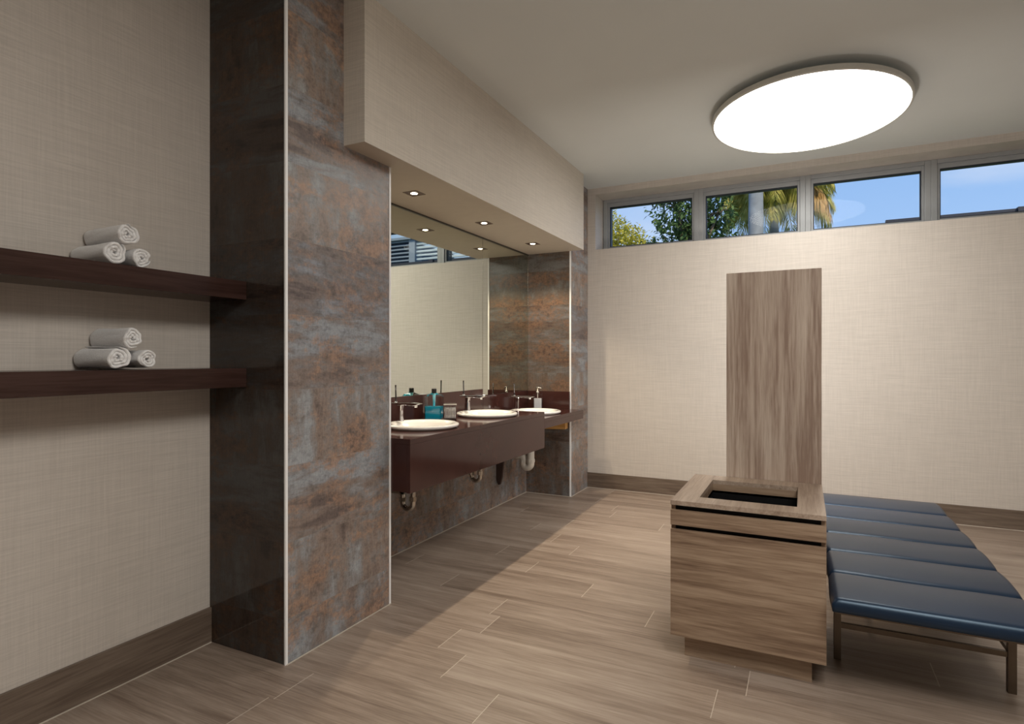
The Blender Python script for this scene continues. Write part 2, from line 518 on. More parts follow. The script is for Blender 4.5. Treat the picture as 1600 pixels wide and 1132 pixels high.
drum((0.017, 4.672, 3.058), 0.628, 0.733, DRUM_EMIT, 'large round glowing drum lamp hanging just below the ceiling')
# added fill light above the view, with no fixture
rear_d = bpy.data.lights.new('overhead_fill_light', 'AREA')
rear_d.shape = 'DISK'; rear_d.size = 1.4; rear_d.energy = 78; rear_d.color = (1.0, 0.95, 0.88)
rear = bpy.data.objects.new('overhead_fill_light', rear_d); C.objects.link(rear)
rear.location = (0.7, 0.7, 3.05)
up_d = bpy.data.lights.new('ceiling_fill_light', 'AREA')  # added light aimed up to brighten the ceiling, no fixture
up_d.shape = 'DISK'; up_d.size = 0.6; up_d.energy = 40; up_d.color = (1.0, 0.94, 0.84)
up = bpy.data.objects.new('ceiling_fill_light', up_d); C.objects.link(up)
up.location = (1.4, 0.6, 2.0); up.rotation_euler = (PI, 0, 0)
# lamp standing behind the tall panel, washing the back wall
ws_d = bpy.data.lights.new('wall_wash', 'AREA')
ws_d.shape = 'DISK'; ws_d.size = 0.35; ws_d.energy = 22; ws_d.color = (1.0, 0.94, 0.86)
ws = bpy.data.objects.new('wall_wash', ws_d); C.objects.link(ws)
ws.location = (-0.12, 3.75, 1.15); ws.rotation_euler = (PI/2, 0, 0)

def downlight(y, label):
    x, z = -2.23, 2.409
    t = empty('recessed_downlight', (x, y, z), label, 'downlight', 'downlights in the soffit above the mirror')
    a, b = .052, .045
    bm = boxes((x-a, x+a, y-a, y-b, z-.003, z), (x-a, x+a, y+b, y+a, z-.003, z), (x-a, x-b, y-b, y+b, z-.003, z), (x+b, x+a, y-b, y+b, z-.003, z))
    link('frame', bm, plain('downlight_frame', (0.15, 0.10, 0.08), 0.4, 0.6), t)
    link('lamp', lathe([(0, -.005), (.015, -.0045), (.021, -.003), (.023, -.0008)], (x, y, z), 32), emis('downlight_lamp', (1.0, 0.86, 0.62), 14), t, smooth=True)
    link('baffle', boxes((x-b, x+b, y-b, y+b, z-.0012, z-.0004)), plain('downlight_baffle', (0.12, 0.075, 0.055), 0.5, 0.5), t)
    l = bpy.data.lights.new('downlight_beam', 'SPOT')
    l.energy = SPOT_W; l.color = (1.0, 0.83, 0.60); l.spot_size = math.radians(118); l.spot_blend = 0.55; l.shadow_soft_size = 0.02
    o = bpy.data.objects.new('downlight_beam', l); C.objects.link(o); o.location = (x, y, z-.012)
downlight(3.098, 'square recessed downlight above the nearest basin')
downlight(4.017, 'square recessed downlight above the middle basin')
downlight(4.934, 'square recessed downlight above the farthest basin')

# =================================================================== MIRRORS
def mirror(name, y0, y1, z0, z1, label):
    t = empty(name, (RWX, (y0+y1)/2, z0), label, 'mirror')
    x1 = -2.505
    link('glass', boxes((RWX, x1, y0, y1, z0, z1)), M_mirror, t)
    link('edge', boxes((RWX, x1+.0012, y1-.0015, y1, z0, z1)), M_nickel, t)
    return t
mA = mirror('wall_mirror', P1+.004, 4.485, 1.090, 2.396, 'frameless wall mirror panel above the two nearer basins')
mB = mirror('wall_mirror', 4.489, S0-.003, 1.034, 2.396, 'frameless wall mirror panel beside the far tiled stub, above the lowest basin')
link('top_channel', boxes((RWX, -2.498, P1+.004, 4.485, 2.396, 2.408)), plain('mirror_channel', (0.05, .045, .035), .4), mA)
link('top_channel', boxes((RWX, -2.498, 4.489, S0-.003, 2.396, 2.408)), bpy.data.materials['mirror_channel'], mB)

# =================================================================== VANITY
CZ, CZ2 = 0.914, 0.860
CYM = 4.475
van = empty('vanity_counter', (RWX, 4.0, 0), 'long glossy maroon wash counter with deep front stepping down at its far end', 'counter')
link('countertop', boxes((RWX, SX, P1+.004, CYM, CZ-.03, CZ)), M_maroon, van, bevel=.002)
link('fascia', boxes((SX-.025, SX, P1+.004, CYM, 0.618, CZ-.03)), M_maroon, van, bevel=.0015)
link('end_panel', boxes((RWX, SX-.025, P1+.004, P1+.026, 0.622, CZ-.03)), M_maroon, van)
link('end_panel', boxes((RWX, SX-.025, CYM-.02, CYM, 0.622, CZ-.03)), M_maroon, van)
link('backsplash', boxes((RWX, -2.495, P1+.004, CYM, CZ, 1.088)), M_maroon, van, bevel=.0015)
link('lower_countertop', boxes((RWX, SX, CYM, S0-.004, CZ2-.03, CZ2)), M_maroon, van, bevel=.002)
link('lower_fascia', boxes((SX-.025, SX, CYM, S0-.004, 0.775, CZ2-.03)), M_maroon, van, bevel=.0015)
link('backsplash', boxes((RWX, -2.495, CYM+.004, S0-.026, CZ2, 1.031)), M_maroon, van, bevel=.0015)
link('backsplash', boxes((-2.495, -2.052, S0-.024, S0-.004, CZ2, 1.031)), M_maroon, van, bevel=.0015)

def bracket(name, label, bm, mat):
    return tag(link(name, bm, mat), label, 'bracket')
bracket('counter_bracket', 'golden plywood bracket under the low far end of the counter',
        prism([(-2.50, 0.828), (-2.075, 0.828), (-2.075, 0.668), (-2.42, 0.655), (-2.50, 0.66)], 'y', 5.355, 5.425), M_ply)
bracket('counter_support', 'slim tapered maroon support fin on the tiled wall below the counter',
        prism([(-2.525, 0.62), (-2.445, 0.62), (-2.452, 0.42), (-2.468, 0.27), (-2.485, 0.205), (-2.505, 0.20), (-2.525, 0.25)], 'y', 4.775, 4.80), plain('matt_maroon', (0.055, 0.030, 0.024), 0.5))

def cut_holes(o, holes):
    for (x, y, r, z0, z1) in holes:
        co = link('cutter', lathe([(0, z0), (r, z0), (r, z1), (0, z1)], (x, y, 0), 64), None)
        m = o.modifiers.new('b', 'BOOLEAN'); m.operation = 'DIFFERENCE'; m.object = co; m.solver = 'EXACT'
        dg = bpy.context.evaluated_depsgraph_get(); dg.update()
        me = bpy.data.meshes.new_from_object(o.evaluated_get(dg))
        o.modifiers.clear(); o.data = me
        bpy.data.objects.remove(co, do_unlink=True)
for o_ in list(van.children):
    if o_.name.startswith('countertop'): cut_holes(o_, [(-2.19, 3.13, .216, .8, 1.0), (-2.19, 3.99, .216, .8, 1.0)])
    if o_.name.startswith('lower_countertop'): cut_holes(o_, [(-2.185, 4.885, .216, .75, .95)])

# basins --------------------------------------------------------------
def make_basin(label):
    t = empty('basin', (0, 0, 0), label, 'basin', 'round white basins set in the counter')
    R = 0.235
    prof = [(R*.80, 0.0), (R*.93, .002), (R*.965, .006), (R*.995, .012), (R, .018), (R*.99, .024), (R*.955, .028), (R*.90, .028), (R*.84, .0255), (R*.80, .019), (R*.76, .004), (R*.70, -.03), (R*.60, -.075), (R*.42, -.108), (R*.2, -.121), (.025, -.124), (.025, -.13), (R*.2, -.130), (R*.45, -.118), (R*.65, -.08), (R*.75, -.03), (R*.80, 0.0)]
    bowl = link('bowl', lathe(prof, (0, 0, 0), 72), M_porc, t, smooth=True)
    link('drain', lathe([(0, -.120), (.018, -.120), (.024, -.122), (.026, -.126), (.0, -.14)], (0, 0, 0), 24), M_chrome, t, smooth=True)
    return t
b1 = make_basin('round white basin nearest the tiled pier')
b1.location = (-2.19, 3.13, CZ)
dup(b1, (-2.19, 3.99, CZ), 'middle round white basin, beyond the blue mouthwash bottle')
dup(b1, (-2.185, 4.885, CZ2), 'farthest round white basin, on the low end of the counter')

# faucets -------------------------------------------------------------
def make_faucet(label):
    t = empty('faucet', (0, 0, 0), label, 'faucet', 'chrome single lever faucets at the basins')
    # local origin: foot of the body; the spout runs to +x
    bm = bmesh.new()
    q = [(0.020, 0.0), (0.016, 0.03), (0.0145, 0.07), (0.017, 0.108)]
    prev = None
    for r, z in q:
        ring = [bm.verts.new((sx_*r + (z*0.05), sy_*r*1.05, z)) for sx_, sy_ in ((-1,-1), (1,-1), (1,1), (-1,1))]
        if prev:
            for i in range(4): bm.faces.new([prev[i], prev[(i+1)%4], ring[(i+1)%4], ring[i]])
        else: bm.faces.new(ring[::-1])
        prev = ring
    bm.faces.new(prev)
    link('body', bm, M_chrome, t, bevel=.004, bseg=3)
    bm = prism([(-0.058, .112), (-0.055, .120), (0.10, .124), (0.165, .121), (0.172, .117), (0.135, .107), (0.118, .104), (0.05, .108), (-0.02, .106)], 'y', -.019, .019)
    sp = link('spout', bm, M_chrome, t, bevel=.003, bseg=3)
    link('aerator', lathe([(0, .094), (.010, .094), (.0105, .108), (0, .108)], (0.128, 0, 0), 20), M_chrome, sp, smooth=True)
    lv = link('lever', tube([(-0.030, 0, .118), (-0.0305, 0, .15), (-0.032, 0, .19), (-0.033, 0, .236)], .004, 10, radii=[.0062, .0050, .0048, .0056]), M_dkchrome, t, smooth=True)
    link('collar', lathe([(0, .117), (.011, .117), (.011, .124), (.007, .128), (0, .128)], (-0.030, 0, 0), 20), M_chrome, lv, smooth=True)
    link('foot', lathe([(0, -.002), (.026, -.002), (.026, .004), (.021, .007), (0, .007)], (0, 0, 0), 28), M_chrome, t, smooth=True)
    return t
fc = make_faucet('chrome faucet with upright lever behind the basin nearest the tiled pier')
fc.location = (-2.368, 3.13, CZ+.030)
dup(fc, (-2.368, 3.99, CZ+.030), 'chrome faucet with upright lever behind the middle basin')
dup(fc, (-2.363, 4.885, CZ2+.030), 'chrome faucet with upright lever behind the farthest basin')

# traps ---------------------------------------------------------------
def trap(name, label, x, y, ztop, zbot, r, mat, wide=0.042, cat='drain pipe'):
    t = empty(name, (x, y, ztop), label, cat)
    cz = zbot + r + wide
    path = [(x, y, ztop), (x, y, cz+.03), (x, y, cz)] + arc(x-wide, cz, wide, 0, -180, 14, y)[1:] + [(x-2*wide, y, cz+.035)]
    path += arc(x-2*wide-.03, cz+.035, .03, 0, 90, 6, y)[1:] + [(RWX+.002, y, cz+.065)]
    link('u_bend', tube(path, r, 16), mat, t, smooth=True)
    link('slip_nut', lathe([(r, -.014), (r+.007, -.014), (r+.007, .014), (r, .014)], (x, y, cz+.028), 8), mat, t)
    link('slip_nut', lathe([(r, -.012), (r+.007, -.012), (r+.007, .012), (r, .012)], (x-2*wide, y, cz+.018), 8), mat, t)
    bm = lathe([(0, 0), (r+.020, 0), (r+.018, .006), (r, .010)], (0, 0, 0), 28)
    bmesh.ops.rotate(bm, verts=bm.verts, cent=(0,0,0), matrix=Matrix.Rotation(PI/2, 3, 'Y'))
    bmesh.ops.translate(bm, verts=bm.verts, vec=(RWX+.0005, y, cz+.065))
    link('wall_flange', bm, mat, t, smooth=True)
    return t
trap('drain_trap', 'shiny curved drain trap under the nearest basin', -2.205, 3.05, 0.780, 0.385, .016, M_nickel, .040)
trap('drain_trap', 'shiny curved drain trap under the middle basin', -2.25, 3.99, 0.780, 0.385, .016, M_nickel, .038)
M_white_pl = plain('white_pipe_cover', (0.66, 0.62, 0.56), 0.35)
trap('insulated_drain_trap', 'bulky white covered drain trap under the farthest basin', -2.235, 4.90, 0.727, 0.325, .034, M_white_pl, .036)
def stop(y, z, label):
    t = empty('shutoff_valve', (RWX, y, z), label, 'valve')
    link('stem', tube([(RWX+.0005, y, z), (RWX+.06, y, z)], .009, 12), M_nickel, t, smooth=True)
    link('handle', lathe([(0, -.012), (.017, -.010), (.019, 0), (.017, .010), (0, .012)], (RWX+.066, y, z), 16, 1, .7), M_nickel, t, smooth=True)
    link('riser', tube([(RWX+.045, y, z+.006), (RWX+.05, y+.01, z+.12), (RWX+.1, y+.02, 0.77)], .005, 8), M_nickel, t, smooth=True)
stop(3.205, 0.468, 'small metal stop valve on the tiled wall under the nearest basin')
stop(4.10, 0.50, 'small metal stop valve on the tiled wall under the middle basin')

# toiletries ----------------------------------------------------------
def clear_mat(name, tint):
    t = NT(name); t.set(Base_Color=tint, Roughness=0.02)
    t.b.inputs['Transmission Weight'].default_value = 1.0
    t.b.inputs['IOR'].default_value = 1.3
    return t.m
M_clear = glassy('clear_acrylic', (0.985, 0.99, 1.0), 1.35)
def liquid(name, col):
    t = NT(name); t.set(Base_Color=col, Roughness=0.05); t.b.inputs['Specular IOR Level'].default_value = 0.5
    return t.m
M_blue = liquid('blue_mouthwash', (0.012, 0.44, 0.62))
M_lblue = liquid('pale_blue_straw', (0.25, 0.62, 0.70))
M_cap = plain('black_plastic', (0.012, 0.012, 0.013), 0.3)
def rrect(w, d, r, n=5):
    out = []
    for cx, cy, a0 in ((w-r, d-r, 0), (-w+r, d-r, 90), (-w+r, -d+r, 180), (w-r, -d+r, 270)):
        for i in range(n+1):
            a = math.radians(a0+90*i/n); out.append((cx+r*math.cos(a), cy+r*math.sin(a)))
    return out
def loft(secs, bm=None):
    """secs: list of (outline pts, z)"""
    bm = bm or bmesh.new(); prev = None
    for pts, z in secs:
        ring = [bm.verts.new((p[0], p[1], z)) for p in pts]
        if prev:
            n = len(ring)
            for i in range(n): bm.faces.new([prev[i], prev[(i+1)%n], ring[(i+1)%n], ring[i]])
        else: bm.faces.new(ring[::-1])
        prev = ring
    bm.faces.new(prev)
    return bm
t = empty('mouthwash_bottle', (0, 0, 0), 'square clear bottle half full of blue liquid with black cap between the near basins', 'bottle')
W = .061
link('bottle_body', loft([(rrect(W, .045, .010), 0), (rrect(W, .045, .010), .160), (rrect(W*.82, .038, .012), .175), (rrect(.026, .024, .012), .184), (rrect(.020, .020, .0195), .190)]), M_clear, t)
link('blue_liquid', loft([(rrect(W-.003, .042, .008), .004), (rrect(W-.003, .042, .008), .092)]), M_blue, t)
link('neck_tube', tube([(0, 0, .095), (0, 0, .205)], .008, 12, radii=[.008, .013]), M_lblue, t, smooth=True)
cp = link('cap', lathe([(0, .188), (.017, .188), (.018, .192), (.018, .216), (.015, .221), (0, .221)], (0, 0, 0), 32), M_cap, t)
t.location = (-2.405, 3.585, CZ+.001); t.rotation_euler = (0, 0, math.radians(20))

t = empty('swab_jar', (0, 0, 0), 'clear lidded jar of cotton swabs next to the blue bottle', 'jar')
link('jar_body', loft([(rrect(.043, .043, .006), 0), (rrect(.043, .043, .006), .112)]), M_clear, t)
link('jar_base', loft([(rrect(.043, .043, .006), -.0), (rrect(.043, .043, .006), .012)]), glassy('thick_glass', (0.55, 0.53, 0.52), 1.6), t)
lid = link('lid', loft([(rrect(.046, .046, .006), .112), (rrect(.046, .046, .006), .118), (rrect(.040, .040, .006), .121)]), M_clear, t)
link('lid_rim', loft([(rrect(.0465, .0465, .006), .109), (rrect(.0465, .0465, .006), .1125)]), plain('grey_rim', (0.35, .34, .33), .3), lid)
rnd = random.Random(4)
bm = bmesh.new()
for i in range(8):
    for j in range(8):
        px_, py_ = -.034+.0097*i, -.034+.0097*j
        hgt = .084+rnd.random()*.012
        lathe([(0, .014), (.0045, .016), (.0047, .03), (.0030, .036), (.0030, hgt-.022), (.0047, hgt-.016), (.0047, hgt-.004), (0, hgt)], (px_+rnd.uniform(-.001,.001), py_, 0), 6, bm=bm)
sw = link('cotton_swabs', bm, plain('cotton_white', (0.96, 0.90, 0.84), 0.9), t, smooth=True)
sw['kind'] = 'stuff'
t.location = (-2.262, 3.575, CZ+.001); t.rotation_euler = (0, 0, math.radians(32))

t = empty('soap_dispenser', (0, 0, 0), 'clear pump dispenser with white soap beside the farthest basin', 'dispenser')
link('dispenser_body', loft([(rrect(.047, .038, .006), 0), (rrect(.047, .038, .006), .142), (rrect(.044, .035, .006), .148), (rrect(.016, .016, .0155), .150), (rrect(.014, .014, .0135), .158)]), M_clear, t)
link('white_soap', loft([(rrect(.037, .030, .005), .006), (rrect(.037, .030, .005), .104)]), plain('white_soap', (0.86, 0.86, 0.88), 0.3), t)
link('dip_tube', tube([(0, 0, .10), (0, 0, .155)], .004, 10), M_white_pl, t, smooth=True)
pm = link('pump', lathe([(0, .156), (.016, .156), (.016, .170), (.006, .176), (.005, .205), (0, .206)], (0, 0, 0), 24), M_nickel, t, smooth=True)
link('nozzle', tube([(-.010, 0, .208), (.012, 0, .210), (.030, 0, .205), (.036, 0, .198)], .0055, 10), M_nickel, pm, smooth=True)
t.location = (-2.335, 5.285, CZ2+.001); t.rotation_euler = (0, 0, math.radians(-35+90))
t.rotation_euler = (0, 0, math.radians(25))

# =================================================================== SHELVES AND TOWELS
SHX = -2.290
s1 = tag(link('floating_shelf', boxes((LX+.0005, SHX, -1.2, P0-.002, 1.622, 1.705)), M_shelf, bevel=.0015), 'upper dark brown floating shelf on the linen wall', 'shelf')
s2 = tag(link('floating_shelf', boxes((LX+.0005, SHX, -1.2, P0-.002, 1.223, 1.309)), M_shelf, bevel=.0015), 'lower dark brown floating shelf on the linen wall', 'shelf')

def terry():
    t = NT('white_terry')
    o = t.obj()
    n = t.noise(o, 260, 3, 0.7); n2 = t.noise(o, 45, 3, 0.6)
    t.set(Base_Color=t.ramp(n, [(0.3, (0.78, 0.77, 0.77)), (0.7, (0.93, 0.93, 0.94))]), Roughness=0.95)
    t.b.inputs['Specular IOR Level'].default_value = 0.1
    t.b.inputs['Sheen Weight'].default_value = 0.3
    t.bump(t.math('ADD', n, t.math('MULTIPLY', n2, 0.8)), 0.8, 0.004)
    return t.m
M_terry = terry()

def towel(y, z, R, seed, label, flat=1.0, group='rolled towels on the shelves', x0=-2.535, x1=-2.305):
    """rolled towel along X: a thick spiral strip whose front end shows the turns"""
    rd = random.Random(seed)
    o = empty('rolled_towel', (x0, y, z), label, 'towel', group)
    turns = 3.0; n = 150; th = R/(turns+0.55)
    ph0 = rd.uniform(0, 2*PI)
    a1, a2 = rd.uniform(0, 6), rd.uniform(0, 6)
    bm = bmesh.new()
    US = [0, .012, .03, .06, .12, .22, .34, .46, .58, .70, .82, .90, .945, .97, .985, 1.0]
    NX = len(US)-1
    rings = []
    for i in range(n+1):
        s = i/n
        a = ph0 + turns*2*PI*s
        rc = th*0.35 + (R-th*0.85)*s
        wob = 1 + 0.05*math.sin(2*a+a1) + 0.035*math.sin(3*a+a2)
        ring = []
        half = th*0.43*(1 if s > .05 else .6)
        if s > 0.965: half *= max(0.25, (1-s)/.035)
        for side, rr in ((0, rc-half), (1, rc+half)):
            for k in range(NX+1):
                kk = k if side == 1 else NX-k
                u = US[kk]
                x = x0 + (x1-x0)*u
                # rounded hems at both ends
                e1 = min(u, 1-u)*(x1-x0)
                rnd_ = 0.0
                if e1 < .007: rnd_ = (1-math.sqrt(1-(1-e1/.007)**2))*half*.75
                r2 = rr + (rnd_ if side == 0 else -rnd_)
                r2 *= wob
                bul = 0.0016*math.sin(5*a+u*5)*s + rd.uniform(-.0005, .0005)
                ex = (0.0035*math.sin(2*a+a2) + .002*math.sin(7*a+a1))*(u**4) - (1-s)*.004*(u**6)
                ring.append(bm.verts.new((x+ex, y + (r2+bul)*math.cos(a), z + (r2+bul)*math.sin(a)*flat)))
        rings.append(ring)
    m = len(rings[0])
    for A, B in zip(rings, rings[1:]):
        for k in range(m):
            bm.faces.new([A[k], A[(k+1)%m], B[(k+1)%m], B[k]])
    bm.faces.new(rings[0][::-1]); bm.faces.new(rings[-1])
    r = link('towel_roll', bm, M_terry, o, smooth=True)
    return o
UZ, LZ = 1.705, 1.309
towel(1.318, UZ+.0455, .0475, 1, 'left rolled white towel of the two lying on the upper shelf')
towel(1.418, UZ+.0405, .042, 2, 'right rolled white towel of the two lying on the upper shelf')
towel(1.364, UZ+.122, .0475, 3, 'rolled white towel on top of the upper shelf stack', flat=.93)
towel(1.330, LZ+.046, .0485, 4, 'left rolled white towel of the two lying on the lower shelf')
towel(1.443, LZ+.0395, .0415, 5, 'right rolled white towel of the two lying on the lower shelf', flat=.97)
towel(1.386, LZ+.1225, .0425, 6, 'rolled white towel on top of the lower shelf stack')

# =================================================================== WALL PANEL
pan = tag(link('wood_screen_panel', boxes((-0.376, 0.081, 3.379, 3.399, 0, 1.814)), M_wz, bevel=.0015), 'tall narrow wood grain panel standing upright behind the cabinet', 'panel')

# =================================================================== CABINET
X0, X1, Y0, Y1 = -0.539, 0.082, 2.700, 3.375
cab = empty('towel_drop_cabinet', ((X0+X1)/2, 3.0, 0), 'wood grain cabinet with a rectangular hole in its top, beside the bench', 'cabinet')
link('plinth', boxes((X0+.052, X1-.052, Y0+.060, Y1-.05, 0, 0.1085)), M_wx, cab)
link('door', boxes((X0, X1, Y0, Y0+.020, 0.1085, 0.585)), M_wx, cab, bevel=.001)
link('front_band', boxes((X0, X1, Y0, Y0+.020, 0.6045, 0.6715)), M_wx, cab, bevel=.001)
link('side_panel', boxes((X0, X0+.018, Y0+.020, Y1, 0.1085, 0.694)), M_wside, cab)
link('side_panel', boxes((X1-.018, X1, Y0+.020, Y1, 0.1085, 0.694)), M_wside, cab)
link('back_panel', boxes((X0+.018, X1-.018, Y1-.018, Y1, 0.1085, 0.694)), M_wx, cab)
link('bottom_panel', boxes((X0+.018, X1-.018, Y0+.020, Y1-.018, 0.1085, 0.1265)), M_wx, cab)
link('gap_core', boxes((X0+.018, X1-.018, Y0+.034, Y0+.044, 0.1265, 0.694)), M_black, cab)
HX0, HX1, HY0, HY1 = -0.430, -0.026, 2.817, 3.250
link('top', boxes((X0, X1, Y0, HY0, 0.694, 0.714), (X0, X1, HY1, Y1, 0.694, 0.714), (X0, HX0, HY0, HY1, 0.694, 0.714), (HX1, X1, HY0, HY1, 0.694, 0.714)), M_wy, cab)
d = .045
link('hole_lining', boxes((HX0-.016, HX0, HY0-.016, HY1+.016, 0.694-d, 0.694), (HX1, HX1+.016, HY0-.016, HY1+.016, 0.694-d, 0.694), (HX0, HX1, HY0-.016, HY0, 0.694-d, 0.694), (HX0, HX1, HY1, HY1+.016, 0.694-d, 0.694)), M_wx, cab)
ln = link('bin_liner', boxes((HX0-.004, HX0, HY0, HY1, .2, 0.66), (HX1, HX1+.004, HY0, HY1, .2, 0.66), (HX0, HX1, HY0-.004, HY0, .2, 0.66), (HX0, HX1, HY1, HY1+.004, .2, 0.66), (HX0, HX1, HY0, HY1, .2, .21)), M_black, cab)
link('screw', lathe([(0, 0), (.004, 0), (.004, .002), (0, .002)], (HX0+.17, HY1-.003, .63), 12), M_nickel, ln)

# =================================================================== BENCH
bch = empty('daybed_bench', (0.43, 3.6, 0), 'low navy leather channel tufted bench on thin bronze legs', 'bench')
bx0, bx1, by0, by1 = 0.098, 0.772, 2.600, 4.625
ztop, zbot = 0.424, 0.362
# channel cushion: six pillowed channels, seams run along X
bm = bmesh.new()
NXc, NYc = 60, 288
nch = 6
def prof_z(v):
    t_ = (v*nch) % 1.0
    s_ = abs(2*t_-1)
    return 1 - s_**18
grid = []
for j in range(NYc+1):
    row = []
    v = j/NYc
    vv = v
    for i in range(NXc+1):
        u = i/NXc
        px_, py_ = bx0+(bx1-bx0)*u, by0+(by1-by0)*v
        ch = min(1.0, max(0.0, prof_z(vv)))
        eu = min(u, 1-u)*(bx1-bx0)
        ev = min(v, 1-v)*(by1-by0)
        R_ = .022
        du = max(0, R_-eu)/R_; dv = max(0, R_-ev)/R_
        edge = math.sqrt(max(0, 1-min(1, du*du+dv*dv)))
        seam = 0.011*(1-ch) if 0.02 < v < 0.98 else 0
        z_ = ztop - .004 - (1-edge)*R_ - seam + .0095*math.sin(PI*((v*nch) % 1.0))**.9
        # scalloped side outline at seams
        t_ = (v*nch) % 1.0
        bulge = .006*math.sin(PI*t_)
        if du > 0: px_ += (-1 if u < .5 else 1)*bulge*du
        z_ += .0015*math.sin(9*u+3*v)*math.sin(11*v)
        row.append(bm.verts.new((px_, py_, z_)))
    grid.append(row)
for j in range(NYc):
    for i in range(NXc):
        bm.faces.new([grid[j][i], grid[j][i+1], grid[j+1][i+1], grid[j+1][i]])
loop = [grid[0][i] for i in range(NXc+1)] + [grid[j][NXc] for j in range(1, NYc+1)] + [grid[NYc][i] for i in range(NXc-1, -1, -1)] + [grid[j][0] for j in range(NYc-1, 0, -1)]
prev = loop
cx_, cy_ = (bx0+bx1)/2, (by0+by1)/2
for dz, ins in ((.370, .002), (.366, .010), (.3655, .03)):
    ring = []
    for v_ in loop:
        sxn = ins*(1 if v_.co.x < cx_ else -1) if min(abs(v_.co.x-bx0), abs(v_.co.x-bx1)) < .02 else 0
        syn = ins*(1 if v_.co.y < cy_ else -1) if min(abs(v_.co.y-by0), abs(v_.co.y-by1)) < .02 else 0
        ring.append(bm.verts.new((v_.co.x+sxn, v_.co.y+syn, dz)))
    n_ = len(ring)
    for k in range(n_):
        bm.faces.new([prev[k], prev[(k+1)%n_], ring[(k+1)%n_], ring[k]])
    prev = ring
bm.faces.new(prev)
def leather():
    t = NT('navy_leather')
    o = t.obj()
    n = t.noise(o, 3, 3); f = t.n('ShaderNodeTexVoronoi'); f.inputs['Scale'].default_value = 420; t.l(o, f.inputs['Vector'])
    t.set(Base_Color=t.ramp(n, [(0.3, (0.007, 0.016, 0.036)), (0.7, (0.009, 0.020, 0.044))]), Roughness=0.34)
    t.b.inputs['Specular IOR Level'].default_value = 0.5
    t.b.inputs['Specular Tint'].default_value = (0.6, 0.8, 1.0, 1)
    t.bump(f.outputs[0], 0.06, 0.001)
    return t.m
cush = link('cushion', bm, leather(), bch, smooth=True)
link('platform', boxes((bx0+.012, bx1-.012, by0+.02, by1-.012, .3570, .3655)), M_bronze, bch, bevel=.001)
L = .0145
lx0, lx1, ly0, ly1 = .135, .753, 3.035, 4.19
def leg(x, y):
    link('leg', boxes((x-L, x+L, y-L, y+L, 0, .357)), M_bronze, bch, bevel=.001)
for lx in (lx0, lx1):
    for ly in (ly0, ly1): leg(lx, ly)
for ly in (ly0, ly1):
    link('stretcher', boxes((lx0+L, lx1-L, ly-.009, ly+.009, .143, .165)), M_bronze, bch)
for lx in (lx0, lx1):
    link('stretcher', boxes((lx-.006, lx+.006, ly0+L, ly1-L, .145, .165)), M_bronze, bch)

# =================================================================== OUTSIDE
def ground_mat():
    t = NT('lawn'); o = t.obj()
    n = t.noise(o, 3, 6, .7)
    t.set(Base_Color=t.ramp(n, [(.3, (.05, .09, .02)), (.7, (.12, .17, .05))]), Roughness=.9)
    return t.m
bm = bmesh.new()
vs = [bm.verts.new(p) for p in ((-45, 6.5, -.35), (55, 6.5, -.35), (55, 80, -.35), (-45, 80, -.35))]
bm.faces.new(vs)
struct('ground', bm, ground_mat())

def leaf_mat(name, lo, hi, tr=0.35):
    t = NT(name); o = t.obj()
    n = t.noise(o, 5, 3, .6)
    col = t.ramp(n, [(.35, lo), (.65, hi)])
    t.set(Base_Color=col, Roughness=.5)
    t.b.inputs['Specular IOR Level'].default_value = .3
    tl = t.n('ShaderNodeBsdfTranslucent'); t.l(col, tl.inputs[0])
    mxs = t.n('ShaderNodeMixShader'); mxs.inputs[0].default_value = tr
    t.l(t.b.outputs[0], mxs.inputs[1]); t.l(tl.outputs[0], mxs.inputs[2]); t.l(mxs.outputs[0], t.out.inputs[0])
    return t.m
M_leafy = leaf_mat('yellow_green_leaves', (.30, .32, .04), (.66, .58, .10))
M_leafd = leaf_mat('dark_green_leaves', (.04, .09, .03), (.14, .22, .07), .25)
M_frond = leaf_mat('palm_leaflets', (.20, .24, .04), (.62, .55, .16))
M_frond_dry = leaf_mat('dry_palm_leaflets', (.42, .25, .08), (.68, .46, .20))
M_bark = plain('grey_brown_bark', (.16, .125, .09), .9, var=.3, vscale=9)
M_ptrunk = plain('grey_palm_trunk', (.24, .265, .30), .75, var=.25, vscale=3)
M_pshaft = plain('green_palm_crownshaft', (.25, .27, .16), .5, var=.15, vscale=3)

def leaf(bm, p, d, nrm, ln, wd):
    s = d.cross(nrm)
    if s.length < 1e-4: return
    s.normalize(); up = s.cross(d).normalized()
    a = bm.verts.new(p); b = bm.verts.new(p+d*ln*.45+s*wd*.5+up*ln*.05); c = bm.verts.new(p+d*ln-up*ln*.08); e_ = bm.verts.new(p+d*ln*.45-s*wd*.5+up*ln*.05)
    bm.faces.new([a, b, c, e_])

def rv(rd):
    while True:
        v = Vector((rd.uniform(-1,1), rd.uniform(-1,1), rd.uniform(-1,1)))
        if .05 < v.length < 1: return v

